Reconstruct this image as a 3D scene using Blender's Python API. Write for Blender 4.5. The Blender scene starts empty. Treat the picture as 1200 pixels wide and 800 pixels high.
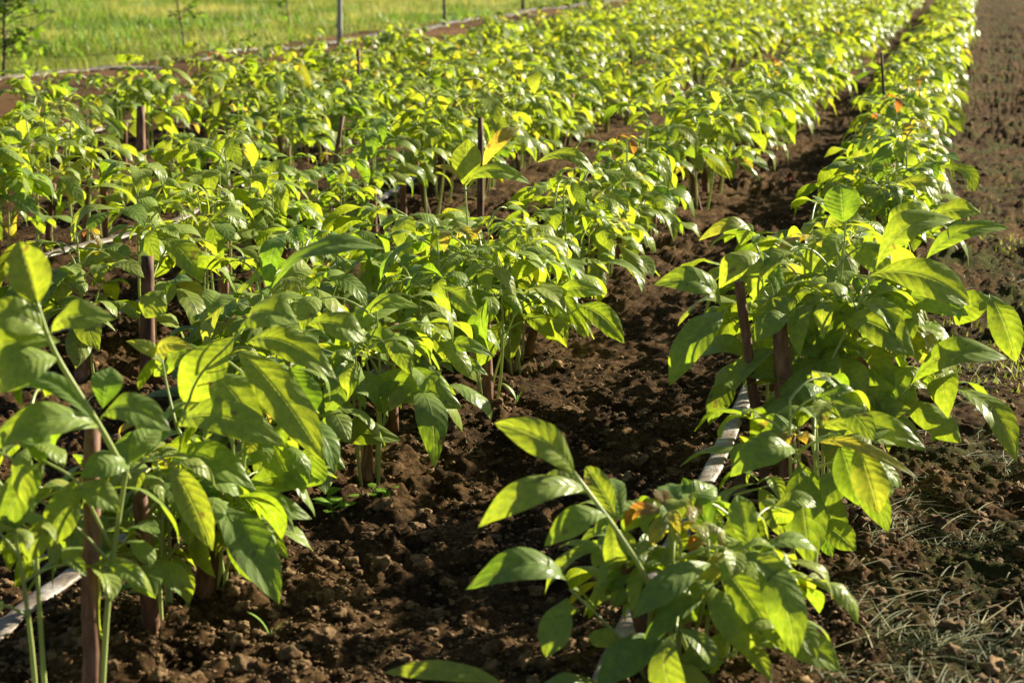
import bpy, math, random
import numpy as np
from math import radians as R, sin, cos, pi
from mathutils import Vector, noise as mnoise
random.seed(7); RNG = np.random.default_rng(11)
S = bpy.context.scene; COL = S.collection

# ------------------------------------------------------------------ camera
F_PX = 2200.0; HC = 1.0; VPX, VPY = 1150.0, -60.0
TH = math.atan((400 - VPY) / F_PX)
PSI = math.atan((VPX - 600) / F_PX * cos(TH))
cd = bpy.data.cameras.new('camera'); cam = bpy.data.objects.new('camera', cd); COL.objects.link(cam); S.camera = cam
cam.location = (0, 0, HC); cam.rotation_euler = (pi / 2 - TH, 0, PSI)
cd.sensor_width = 36; cd.lens = F_PX / 1200 * 36; cd.clip_start = .05; cd.clip_end = 2000
cd.dof.use_dof = True; cd.dof.focus_distance = 4.0; cd.dof.aperture_fstop = 7.2; cd.dof.aperture_blades = 7
FW = np.array([-sin(PSI) * cos(TH), cos(PSI) * cos(TH), -sin(TH)])
RT = np.array([cos(PSI), sin(PSI), 0.0]); UPC = np.cross(RT, FW)
C0 = np.array([0, 0, HC]); ZUP = np.array([0, 0, 1.0])
def W(x, y, d):                      # point seen at photo pixel x,y at depth d metres along the view axis
    return C0 + d * (FW + RT * (x - 600) / F_PX - UPC * (y - 400) / F_PX)
def G(x, y, h=0.0):                  # ground point under photo pixel
    r = FW + RT * (x - 600) / F_PX - UPC * (y - 400) / F_PX
    return C0 + r * ((h - HC) / r[2])
def depth(p): return float(np.dot(np.asarray(p) - C0, FW))
def unit(v): return v / (np.linalg.norm(v) + 1e-9)

# ------------------------------------------------------------------ noise
def hash2(i, j, s):
    n = (i.astype(np.int64) * 374761393 + j.astype(np.int64) * 668265263 + s * 1442695041) & 0x7fffffff
    n = ((n ^ (n >> 13)) * 1274126177) & 0x7fffffff
    return ((n ^ (n >> 16)) & 0xffff) / 65535.0
def vnoise(x, y, s=0):
    i = np.floor(x); j = np.floor(y); fx = x - i; fy = y - j
    fx = fx * fx * fx * (fx * (fx * 6 - 15) + 10); fy = fy * fy * fy * (fy * (fy * 6 - 15) + 10)
    a = hash2(i, j, s); b = hash2(i + 1, j, s); c = hash2(i, j + 1, s); d = hash2(i + 1, j + 1, s)
    return (a * (1 - fx) + b * fx) * (1 - fy) + (c * (1 - fx) + d * fx) * fy
def lumps(x, y, s):                  # rounded clods: cellular bumps
    i0 = np.floor(x); j0 = np.floor(y); best = np.zeros_like(x)
    for di in (-1, 0, 1):
        for dj in (-1, 0, 1):
            i = i0 + di; j = j0 + dj
            px = i + hash2(i, j, s); py = j + hash2(i, j, s + 5); r = .35 + .5 * hash2(i, j, s + 9)
            hh = hash2(i, j, s + 3) ** 1.5
            d2 = ((x - px) ** 2 + (y - py) ** 2) / (r * r)
            best = np.maximum(best, hh * np.sqrt(np.clip(1 - d2, 0, 1)))
    return best
def hlow(x, y):                      # gentle relief: everything is stood on this
    x = np.asarray(x, float); y = np.asarray(y, float)
    h = .05 * (vnoise(x * .9 + 3, y * .6, 1) - .5) + .035 * (vnoise(x * 3.1, y * 2.3, 2) - .5)
    h += .012 * np.cos((x + .33) / .88 * 2 * pi) * np.exp(-np.clip(x - .6, 0, 9) * 3) * (x > -5.2)
    return h
def hhigh(x, y):
    wx = x + .02 * vnoise(x * 30, y * 30, 8); wy = y + .02 * vnoise(x * 30, y * 30, 9)
    h = .034 * lumps(wx * 8, wy * 8, 20) + .022 * lumps(wx * 21, wy * 21, 30) + .013 * lumps(wx * 46, wy * 46, 40)
    h += .018 * (vnoise(x * 12, y * 12, 3) - .5) + .016 * (vnoise(x * 38, y * 38, 4) - .5) + .012 * (vnoise(x * 75, y * 75, 7) - .5) + .006 * (vnoise(x * 130, y * 130, 12) - .5)
    patch = .45 + .55 * np.clip(vnoise(x * 1.6, y * 2.0, 6) * 2.4 - .5, 0, 1)
    return h * patch * damp(x, y)
HOSES = [[(690, 850), (710, 800), (760, 715), (800, 640), (832, 565), (862, 490), (900, 410), (960, 290), (1040, 130)],
  [(-90, 810), (0, 740), (90, 672), (150, 632), (330, 520), (545, 378), (700, 270), (850, 160)],
  [(-60, 440), (60, 393), (150, 360), (235, 325), (325, 298), (505, 194), (640, 135), (800, 75)],
  [(-60, 345), (55, 306), (105, 292), (190, 262), (340, 200)],
  [(-40, 190), (150, 150), (300, 122), (420, 98), (500, 80), (600, 58), (680, 42)],
  [(-60, 108), (20, 95), (90, 85), (180, 80), (270, 62), (400, 50), (470, 38), (560, 22), (640, 12), (700, 4), (760, -6)]]
def damp(x, y):                      # the hoses press a smooth trough into the crumbs
    m = np.ones_like(x)
    for h in HOSES:
        g_ = np.array([G(*p) for p in h]); o_ = np.argsort(g_[:, 1]); hx = np.interp(y, g_[o_, 1], g_[o_, 0]); w_ = .11 if h[0] == (-60, 108) else .045
        ins = (y > g_[:, 1].min() - .1) & (y < g_[:, 1].max() + .1); m = np.minimum(m, np.where(ins, 1 - .9 * np.exp(-((x - hx) / w_) ** 2), 1))
    return m
def H(x, y): return float(hlow(x, y))

# ------------------------------------------------------------------ mesh helpers
class MB:
    def __init__(s): s.v = []; s.f = []; s.uv = []; s.t = []; s.m = []; s.n = 0
    def grid(s, P, UV=None, tint=0.0, closed=False, mat=0):   # P (a,b,3)
        a, b = P.shape[:2]; s.v.append(P.reshape(-1, 3)); idx = np.arange(a * b).reshape(a, b) + s.n
        if closed:
            j = (np.arange(b) + 1) % b; q = np.stack([idx[:-1], idx[1:], idx[1:][:, j], idx[:-1][:, j]], -1)
        else: q = np.stack([idx[:-1, :-1], idx[1:, :-1], idx[1:, 1:], idx[:-1, 1:]], -1)
        q = q.reshape(-1, 4); s.f.append(q); s.m.append(np.full(len(q), mat, np.int32))
        if UV is None:
            uu, vv = np.meshgrid(np.linspace(0, 1, a), np.linspace(0, 1, b), indexing='ij'); UV = np.stack([uu, vv], -1)
        s.uv.append(UV.reshape(-1, 2)); s.t.append(np.broadcast_to(np.asarray(tint, float), (a * b,)).copy()); s.n += a * b
    def add(s, o, M=None):
        for V in o.v: s.v.append(V if M is None else V @ M[:3, :3].T + M[:3, 3])
        s.f += [f + s.n for f in o.f]; s.uv += o.uv; s.t += o.t; s.m += o.m; s.n += o.n
    def mesh(s, name, mats, smooth=True):
        V = np.concatenate(s.v); Fq = np.concatenate(s.f); UV = np.concatenate(s.uv); T = np.concatenate(s.t); Mi = np.concatenate(s.m)
        k = Fq.shape[1]; me = bpy.data.meshes.new(name)
        me.vertices.add(len(V)); me.vertices.foreach_set('co', V.astype(np.float32).ravel())
        me.loops.add(Fq.size); me.loops.foreach_set('vertex_index', Fq.astype(np.int32).ravel())
        me.polygons.add(len(Fq)); me.polygons.foreach_set('loop_start', np.arange(len(Fq), dtype=np.int32) * k)
        me.polygons.foreach_set('loop_total', np.full(len(Fq), k, np.int32))
        me.polygons.foreach_set('material_index', Mi.astype(np.int32))
        uvl = me.uv_layers.new(name='UVMap'); uvl.data.foreach_set('uv', UV[Fq.ravel()].astype(np.float32).ravel())
        at = me.attributes.new('tint', 'FLOAT', 'POINT'); at.data.foreach_set('value', T.astype(np.float32))
        for m in (mats if isinstance(mats, (list, tuple)) else [mats]): me.materials.append(m)
        me.update(calc_edges=True); me.validate()
        me.polygons.foreach_set('use_smooth', np.full(len(me.polygons), smooth)); me.update()
        return me
def obj(name, me, parent=None):
    o = bpy.data.objects.new(name, me); COL.objects.link(o)
    if parent: o.parent = parent
    return o
def tag(o, label=None, cat=None, group=None, kind=None):
    if label: o['label'] = label
    if cat: o['category'] = cat
    if group: o['group'] = group
    if kind: o['kind'] = kind
    return o
def tube(mb, pts, r, seg=8, mat=0, tint=0.0, cap=True, rough=0.0):
    pts = np.asarray(pts, float); n = len(pts); r = np.broadcast_to(np.asarray(r, float), (n,)).copy()
    T = np.gradient(pts, axis=0); P = np.zeros((n + (2 if cap else 0), seg, 3)); a = np.arange(seg) / seg * 2 * pi
    ref = np.array([.3, .9, .1]) if abs(unit(T[0])[2]) > .7 else ZUP
    for i in range(n):
        t = unit(T[i]); s1 = unit(np.cross(t, ref)); s2 = np.cross(s1, t)
        rr = r[i] * (1 + rough * RNG.uniform(-1, 1, seg))
        P[i + (1 if cap else 0)] = pts[i] + np.outer(np.cos(a) * rr, s1) + np.outer(np.sin(a) * rr, s2)
    if cap: P[0] = pts[0]; P[-1] = pts[-1]
    mb.grid(P, tint=tint, closed=True, mat=mat)
def bez(p0, p1, p2, n):
    t = np.linspace(0, 1, n)[:, None]; return (1 - t) ** 2 * p0 + 2 * t * (1 - t) * p1 + t * t * p2

# ------------------------------------------------------------------ leaves
def leaf(mb, base, tip, nrm, width, arch=.18, fold=.18, droop=.25, wave=.05, tint=.3, na=12, nb=6, twist=0.0, mat=0, obov=None, sweep=0.0):
    base = np.asarray(base, float); tip = np.asarray(tip, float); L = np.linalg.norm(tip - base)
    ax = unit(tip - base); nrm = unit(nrm - ax * np.dot(nrm, ax)); side0 = np.cross(ax, nrm)
    k = RNG.uniform(.42, .58)
    ctrl = base + (tip - base) * k + nrm * arch * 2 * L + side0 * sweep * L
    t = np.linspace(0, 1, na + 1)[:, None]
    Cn = (1 - t) ** 2 * base + 2 * t * (1 - t) * ctrl + t * t * tip
    T = 2 * (1 - t) * (ctrl - base) + 2 * t * (tip - ctrl); T /= np.linalg.norm(T, axis=1)[:, None]
    Sd = np.cross(T, nrm); Sd /= np.linalg.norm(Sd, axis=1)[:, None] + 1e-9; N = np.cross(Sd, T)
    if twist:
        a = twist * t; Sd, N = Sd * np.cos(a) + N * np.sin(a), N * np.cos(a) - Sd * np.sin(a)
    u = t[:, 0]; q = RNG.uniform(.50, .62) if obov is None else obov
    us = u ** (math.log(.5) / math.log(q))
    w = np.sin(pi * us) ** .72 * (1 - .30 * np.clip((u - .78) / .22, 0, 1)) + .012
    w[-1] = .004; w[0] = .03; w = w * width * .5
    v = np.linspace(-1, 1, nb + 1)
    ph = RNG.uniform(0, 6.28, 2); fr = RNG.uniform(1.2, 2.4)
    off = fold * np.abs(v)[None] - droop * (v ** 2)[None]
    wv = wave * (np.sin(2 * pi * fr * u[:, None] + ph[0] + (v > 0)[None] * ph[1]) * (v ** 2)[None])
    pl = .019 * np.sin(2 * pi * 8 * (u[:, None] - .12 * np.abs(v)[None])) * np.sin(pi * np.abs(v))[None]
    hh = (off + wv) * w[:, None] + (wv * .6 + pl * .5) * width * .5
    P = Cn[:, None] + Sd[:, None] * (v[None, :, None] * w[:, None, None]) + N[:, None] * hh[..., None]
    UV = np.stack(np.broadcast_arrays(u[:, None], (v[None] + 1) / 2), -1)
    mb.grid(P, UV, tint=tint, mat=mat)

def compound(fol, stm, p0, dirh, L, pairs=2, ll=.11, rise=.5, young=0.0, res=(9, 4), tbase=.3):
    """one walnut leaf: an arching rachis with paired leaflets and a larger one at the end"""
    up = ZUP; dirh = unit(dirh)
    p1 = p0 + dirh * L * .5 + up * L * rise * .75; p2 = p0 + dirh * L * .92 + up * L * (rise * .62 - .12)
    pts = bez(p0, p1, p2, 7); tube(stm, pts, np.linspace(.0024, .0013, 7), 5, cap=False)
    side = unit(np.cross(dirh, up))
    def lf(at, d, l, drp):
        tt = tbase + .08 + RNG.normal(0, .12); tt = min(max(tt, 0), .72)
        if young > 0: tt = min(1, young + RNG.uniform(-.1, .15))
        d = unit(d + RNG.normal(0, .16, 3)); tip = at + d * l - up * drp * l
        n = unit(up + RNG.normal(0, .24, 3) + .15 * side)
        leaf(fol, at, tip, n, l * RNG.uniform(.40, .55), arch=RNG.uniform(.16, .36), fold=RNG.uniform(-.1, .6), droop=RNG.uniform(.1, .4),
             wave=RNG.uniform(.03, .12), tint=tt, na=res[0], nb=res[1], twist=RNG.uniform(-.5, .5), sweep=RNG.uniform(-.15, .15))
    T = pts[-1] - pts[-2]
    lf(pts[-1], unit(T) * [1, 1, .4], ll * RNG.uniform(1.0, 1.3), RNG.uniform(.15, .75))
    for k in range(pairs):
        t = .92 - .3 * k; i = min(int(t * 6), 5); at = pts[i] + (pts[i + 1] - pts[i]) * (t * 6 - i)
        for sgn in (-1, 1):
            if RNG.random() < .08: continue
            d = side * sgn * 1.0 + dirh * RNG.uniform(.35, .8) + up * RNG.uniform(-.05, .25)
            lf(at, d, ll * (1 - .17 * k) * RNG.uniform(.55, 1.15), RNG.uniform(.05, .75))

# ------------------------------------------------------------------ materials
def nmat(name):
    m = bpy.data.materials.new(name); m.use_nodes = True; nt = m.node_tree; nt.nodes.clear()
    return m, nt, nt.nodes.new, nt.links.new
def ramp(nt, stops, fac, interp='LINEAR'):
    r = nt.nodes.new('ShaderNodeValToRGB'); e = r.color_ramp.elements; r.color_ramp.interpolation = interp
    while len(e) < len(stops): e.new(.5)
    for k, (p, c) in enumerate(stops): e[k].position = p; e[k].color = (*c, 1)
    nt.links.new(fac, r.inputs[0]); return r
def mth(nt, op, a, b=None, c=None, clamp=False):
    n = nt.nodes.new('ShaderNodeMath'); n.operation = op; n.use_clamp = clamp
    for i, x in enumerate((a, b, c)):
        if x is None: continue
        if hasattr(x, 'links'): nt.links.new(x, n.inputs[i])
        else: n.inputs[i].default_value = x
    return n.outputs[0]
def mixc(nt, f, a, b, mode='MIX'):
    n = nt.nodes.new('ShaderNodeMix'); n.data_type = 'RGBA'; n.blend_type = mode
    for s, x in ((n.inputs[0], f), (n.inputs[6], a), (n.inputs[7], b)):
        if hasattr(x, 'links'): nt.links.new(x, s)
        elif isinstance(x, (int, float)): s.default_value = x
        else: s.default_value = (*x, 1)
    return n.outputs[2]
def leaf_mat(name, top, trans, under, rough=.35, tm=.52):
    m, nt, N, Lk = nmat(name)
    out = N('ShaderNodeOutputMaterial'); uv = N('ShaderNodeUVMap'); sep = N('ShaderNodeSeparateXYZ'); Lk(uv.outputs[0], sep.inputs[0])
    at = N('ShaderNodeAttribute'); at.attribute_name = 'tint'
    av = mth(nt, 'ABSOLUTE', mth(nt, 'MULTIPLY_ADD', sep.outputs[1], 2.0, -1.0))
    ph = mth(nt, 'SUBTRACT', mth(nt, 'MULTIPLY', mth(nt, 'POWER', sep.outputs[0], .85), 9.0), mth(nt, 'MULTIPLY', mth(nt, 'POWER', av, 1.3), 1.5))
    dn = N('ShaderNodeTexNoise'); dn.inputs['Scale'].default_value = 5; dn.inputs['Detail'].default_value = 2; Lk(uv.outputs[0], dn.inputs['Vector'])
    ph = mth(nt, 'ADD', ph, mth(nt, 'MULTIPLY', dn.outputs[0], .9))
    w = mth(nt, 'PINGPONG', ph, .5)                       # side veins
    vein = mth(nt, 'SUBTRACT', 1.0, mth(nt, 'MULTIPLY', w, 9.0), clamp=True)
    mid = mth(nt, 'SUBTRACT', 1.0, mth(nt, 'MULTIPLY', av, 14.0), clamp=True)
    vn = mth(nt, 'MAXIMUM', mth(nt, 'MULTIPLY', vein, .55), mid)
    tc = N('ShaderNodeTexCoord'); no = N('ShaderNodeTexNoise'); no.inputs['Scale'].default_value = 45; no.inputs['Detail'].default_value = 3
    Lk(tc.outputs['Object'], no.inputs['Vector'])
    oi = N('ShaderNodeObjectInfo')
    tint = mth(nt, 'ADD', at.outputs['Fac'], mth(nt, 'MULTIPLY_ADD', no.outputs[0], .16, -.08))
    tint = mth(nt, 'ADD', tint, mth(nt, 'MULTIPLY_ADD', oi.outputs['Random'], .12, -.06), clamp=True)
    ct = ramp(nt, top, tint).outputs[0]; ctr = ramp(nt, trans, tint).outputs[0]
    ct = mixc(nt, mth(nt, 'MULTIPLY', vn, .34), ct, (.46, .58, .12)); ctr = mixc(nt, mth(nt, 'MULTIPLY', vn, .38), ctr, (.56, .64, .20))
    sn = N('ShaderNodeTexNoise'); sn.inputs['Scale'].default_value = 38; sn.inputs['Detail'].default_value = 1.5; Lk(tc.outputs['Object'], sn.inputs['Vector'])
    spt = ramp(nt, [(.69, (0, 0, 0)), (.72, (1, 1, 1))], sn.outputs[0]).outputs[0]; spt = mth(nt, 'MULTIPLY', spt, .7)
    ct = mixc(nt, spt, ct, (.12, .07, .02)); ctr = mixc(nt, spt, ctr, (.25, .12, .03))
    m2 = N('ShaderNodeTexNoise'); m2.inputs['Scale'].default_value = 110; m2.inputs['Detail'].default_value = 3; Lk(tc.outputs['Object'], m2.inputs['Vector'])
    mo = ramp(nt, [(.35, (.74, .80, .7)), (.65, (1.12, 1.08, 1.0))], m2.outputs[0]).outputs[0]; ct = mixc(nt, 1.0, ct, mo, 'MULTIPLY'); ctr = mixc(nt, 1.0, ctr, mo, 'MULTIPLY')
    geo = N('ShaderNodeNewGeometry'); ctu = mixc(nt, geo.outputs['Backfacing'], ct, mixc(nt, .55, ct, under))
    bh = mth(nt, 'ADD', mth(nt, 'MULTIPLY', mth(nt, 'POWER', mth(nt, 'MULTIPLY', w, 2.0), .6), 1.0), mth(nt, 'MULTIPLY', no.outputs[0], .5))
    bh = mth(nt, 'SUBTRACT', bh, mth(nt, 'MULTIPLY', mid, .8))
    bp = N('ShaderNodeBump'); bp.inputs['Strength'].default_value = .42; bp.inputs['Distance'].default_value = .0016; Lk(bh, bp.inputs['Height'])
    pb = N('ShaderNodeBsdfPrincipled'); Lk(ctu, pb.inputs['Base Color']); pb.inputs['Roughness'].default_value = rough
    pb.inputs['Specular IOR Level'].default_value = .17; Lk(bp.outputs[0], pb.inputs['Normal'])
    tr = N('ShaderNodeBsdfTranslucent'); Lk(ctr, tr.inputs[0]); Lk(bp.outputs[0], tr.inputs[1])
    mx = N('ShaderNodeMixShader'); mx.inputs[0].default_value = tm; Lk(pb.outputs[0], mx.inputs[1]); Lk(tr.outputs[0], mx.inputs[2])
    Lk(mx.outputs[0], out.inputs[0]); return m
M_LEAF = leaf_mat('walnut_leaf',
    [(0, (.14, .26, .010)), (.35, (.38, .50, .008)), (.6, (.49, .55, .012)), (.8, (.45, .36, .03)), (1, (.32, .09, .02))],
    [(0, (.19, .40, .012)), (.35, (.37, .48, .016)), (.6, (.48, .54, .024)), (.8, (.76, .58, .04)), (1, (.70, .22, .03))], (.20, .28, .16))
M_BUSH = leaf_mat('bush_leaf', [(0, (.03, .08, .012)), (1, (.09, .15, .02))], [(0, (.14, .32, .01)), (1, (.36, .5, .03))], (.15, .2, .1))
def simple(name, stops, scale=(8, 8, 8), rough=.8, bump=.3, bdist=.002, detail=5, trans=0.0, rand=0.0, spec=.3, nscale=1.0):
    m, nt, N, Lk = nmat(name); out = N('ShaderNodeOutputMaterial'); tc = N('ShaderNodeTexCoord'); mp = N('ShaderNodeMapping'); mp.inputs['Scale'].default_value = scale
    Lk(tc.outputs['Object'], mp.inputs[0]); no = N('ShaderNodeTexNoise'); no.inputs['Scale'].default_value = nscale; no.inputs['Detail'].default_value = detail; no.inputs['Roughness'].default_value = .65
    Lk(mp.outputs[0], no.inputs['Vector']); at = N('ShaderNodeAttribute'); at.attribute_name = 'tint'
    f = mth(nt, 'ADD', no.outputs[0], at.outputs['Fac'], clamp=True)
    if rand: oi = N('ShaderNodeObjectInfo'); f = mth(nt, 'ADD', f, mth(nt, 'MULTIPLY_ADD', oi.outputs['Random'], rand, -rand / 2), clamp=True)
    c = ramp(nt, stops, f).outputs[0]; bp = N('ShaderNodeBump'); bp.inputs['Strength'].default_value = bump; bp.inputs['Distance'].default_value = bdist; Lk(no.outputs[0], bp.inputs['Height'])
    pb = N('ShaderNodeBsdfPrincipled'); Lk(c, pb.inputs['Base Color']); pb.inputs['Roughness'].default_value = rough; pb.inputs['Specular IOR Level'].default_value = spec; Lk(bp.outputs[0], pb.inputs['Normal'])
    if trans:
        tr = N('ShaderNodeBsdfTranslucent'); Lk(c, tr.inputs[0]); mx = N('ShaderNodeMixShader'); mx.inputs[0].default_value = trans
        Lk(pb.outputs[0], mx.inputs[1]); Lk(tr.outputs[0], mx.inputs[2]); Lk(mx.outputs[0], out.inputs[0])
    else: Lk(pb.outputs[0], out.inputs[0])
    return m
M_BARK = simple('young_bark', [(.28, (.055, .024, .013)), (.5, (.165, .078, .044)), (.72, (.32, .19, .12))], (55, 55, 14), .75, .6, .002, rand=.2)
M_SHOOT = simple('green_shoot', [(.2, (.30, .40, .10)), (.7, (.50, .56, .22))], (30, 30, 10), .35, .1, .001, spec=.6, trans=.3)
M_TWIG = simple('dark_twig', [(.2, (.035, .022, .016)), (.8, (.12, .08, .06))], (40, 40, 12), .85, .5, .002)
M_STRAW = simple('dry_straw', [(.2, (.045, .07, .014)), (.5, (.11, .135, .035)), (.8, (.34, .29, .12))], (20, 20, 20), .7, .1, .001, trans=.2)
M_GREENGRASS = simple('grass_blade', [(0, (.06, .10, .012)), (.45, (.24, .29, .03)), (1, (.48, .45, .11))], (3, 3, 3), .55, .1, .001, trans=.5)
M_WEED = simple('weed_leaf', [(.1, (.07, .19, .02)), (.9, (.26, .42, .04))], (20, 20, 20), .5, .2, .001, trans=.45)
M_REDWEED = simple('red_seedling', [(.1, (.28, .05, .04)), (.9, (.40, .12, .07))], (20, 20, 20), .5, .2, .001, trans=.3)
M_DEAD = simple('dead_leaf', [(.1, (.09, .075, .06)), (.9, (.30, .27, .22))], (40, 40, 40), .7, .5, .002, trans=.1)
M_POST = simple('weathered_post', [(.1, (.22, .22, .20)), (.9, (.45, .44, .40))], (20, 20, 4), .85, .4, .002)
M_CLOD = simple('soil_clod', [(.25, (.040, .025, .012)), (.5, (.12, .074, .034)), (.75, (.28, .18, .09))], (60, 60, 60), .95, 1.0, .004, spec=.15)

def hose_mat():
    m, nt, N, Lk = nmat('dusty_hose'); out = N('ShaderNodeOutputMaterial'); tc = N('ShaderNodeTexCoord')
    uv = N('ShaderNodeUVMap'); mp = N('ShaderNodeMapping'); mp.inputs['Scale'].default_value = (900, 14, 1); Lk(uv.outputs[0], mp.inputs[0])
    wr = N('ShaderNodeTexNoise'); wr.inputs['Scale'].default_value = 1.0; wr.inputs['Detail'].default_value = 3; Lk(mp.outputs[0], wr.inputs['Vector'])
    mp2 = N('ShaderNodeMapping'); mp2.inputs['Scale'].default_value = (9, 9, 9); Lk(tc.outputs['Object'], mp2.inputs[0])
    d = N('ShaderNodeTexNoise'); d.inputs['Scale'].default_value = 2; d.inputs['Detail'].default_value = 7; d.inputs['Roughness'].default_value = .7; Lk(mp2.outputs[0], d.inputs['Vector'])
    base = ramp(nt, [(.38, (.08, .052, .03)), (.50, (.16, .125, .09)), (.60, (.25, .235, .215)), (.8, (.40, .39, .37))], d.outputs[0]).outputs[0]
    wk = ramp(nt, [(.34, (.25, .24, .24)), (.42, (1, 1, 1))], wr.outputs[0]).outputs[0]
    c = mixc(nt, .75, base, wk, 'MULTIPLY')
    bp = N('ShaderNodeBump'); bp.inputs['Strength'].default_value = .6; bp.inputs['Distance'].default_value = .003; Lk(mth(nt, 'ADD', wr.outputs[0], d.outputs[0]), bp.inputs['Height'])
    pb = N('ShaderNodeBsdfPrincipled'); Lk(c, pb.inputs['Base Color']); pb.inputs['Roughness'].default_value = .5; Lk(bp.outputs[0], pb.inputs['Normal']); Lk(pb.outputs[0], out.inputs[0]); return m
M_HOSE = hose_mat()

def ground_mat():
    m, nt, N, Lk = nmat('tilled_soil_and_meadow'); out = N('ShaderNodeOutputMaterial'); geo = N('ShaderNodeNewGeometry')
    def nz(sc, det, ro=.6, st=(1, 1, 1)):
        mp = N('ShaderNodeMapping'); mp.inputs['Scale'].default_value = st; Lk(geo.outputs['Position'], mp.inputs[0])
        n = N('ShaderNodeTexNoise'); n.inputs['Scale'].default_value = sc; n.inputs['Detail'].default_value = det; n.inputs['Roughness'].default_value = ro; Lk(mp.outputs[0], n.inputs['Vector']); return n.outputs[0]
    big = nz(1.1, 5); mid = nz(9, 6, .65); fine = nz(90, 5, .7)
    a = mth(nt, 'ADD', mth(nt, 'MULTIPLY', mid, .5), mth(nt, 'MULTIPLY', fine, .5))
    soil = ramp(nt, [(.38, (.024, .016, .009)), (.48, (.078, .050, .026)), (.56, (.15, .097, .048)), (.66, (.30, .205, .11))], a).outputs[0]
    soil = mixc(nt, 1.0, soil, ramp(nt, [(.35, (.62, .60, .58)), (.65, (1.15, 1.05, .95))], big).outputs[0], 'MULTIPLY')
    sp = N('ShaderNodeSeparateXYZ'); Lk(geo.outputs['Position'], sp.inputs[0])
    # reddish bare strip before the meadow, and mossy trodden path to the right of the rows
    wob = mth(nt, 'MULTIPLY_ADD', big, 1.6, -.8); xx = mth(nt, 'ADD', sp.outputs[0], wob)
    strip = mth(nt, 'MULTIPLY', mth(nt, 'LESS_THAN', xx, -5.0), ramp(nt, [(.45, (0, 0, 0)), (.6, (1, 1, 1))], nz(.6, 4)).outputs[0])
    soil = mixc(nt, mth(nt, 'MULTIPLY', strip, .8), soil, (.19, .105, .055))
    pm = mth(nt, 'MULTIPLY', ramp(nt, [(.50, (0, 0, 0)), (.50001, (0, 0, 0)), (.62, (1, 1, 1))], mth(nt, 'MULTIPLY_ADD', sp.outputs[0], .25, .5)).outputs[0], 1.0)
    ps = mth(nt, 'MULTIPLY', mth(nt, 'GREATER_THAN', sp.outputs[0], -.12), ramp(nt, [(.48, (0, 0, 0)), (.60, (1, 1, 1))], nz(5, 6, .7, (1, .5, 1))).outputs[0])
    soil = mixc(nt, mth(nt, 'MULTIPLY', ps, .85), soil, (.068, .078, .022))
    mead = ramp(nt, [(.3, (.08, .10, .02)), (.5, (.17, .21, .035)), (.7, (.26, .25, .07))], nz(4, 6)).outputs[0]
    mk = mth(nt, 'LESS_THAN', mth(nt, 'MULTIPLY_ADD', mid, .5, sp.outputs[0]), -7.0)
    col = mixc(nt, mk, soil, mead)
    bh = mth(nt, 'ADD', mth(nt, 'MULTIPLY', nz(60, 8, .8), 1.0), mth(nt, 'MULTIPLY', nz(220, 4, .7), .3))
    bp = N('ShaderNodeBump'); bp.inputs['Strength'].default_value = 1; bp.inputs['Distance'].default_value = .018; Lk(bh, bp.inputs['Height'])
    pb = N('ShaderNodeBsdfPrincipled'); Lk(col, pb.inputs['Base Color']); pb.inputs['Roughness'].default_value = .95; pb.inputs['Specular IOR Level'].default_value = .03
    Lk(bp.outputs[0], pb.inputs['Normal']); Lk(pb.outputs[0], out.inputs[0]); return m
M_GROUND = ground_mat()

# ------------------------------------------------------------------ ground sheet
def axis(lo, hi, step, grow, far_lo, far_hi):
    a = list(np.arange(lo, hi, step)); s = step; x = hi
    while x < far_hi: a.append(x); s *= grow; x += s
    a.append(far_hi); s = step; x = lo - step; pre = []
    while x > far_lo: pre.append(x); s *= grow; x -= s
    pre.append(far_lo); return np.array(pre[::-1] + a)
xs = axis(-1.9, .65, .0062, 1.022, -300, 300); ys = axis(2.05, 4.5, .0072, 1.0125, -60, 400)
X, Y = np.meshgrid(xs, ys, indexing='ij')
dist = np.hypot(X, Y); Z = hlow(X, Y) + hhigh(X, Y) * np.clip(1.3 - dist / 40, 0, 1) * np.where(X < -7.2, .3, 1)
Z = np.where(dist > 60, Z * np.exp(-(dist - 60) / 40), Z)
g = MB(); g.grid(np.stack([X, Y, Z], -1)); ground = obj('ground', g.mesh('ground', M_GROUND)); tag(ground, kind='structure')

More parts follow.
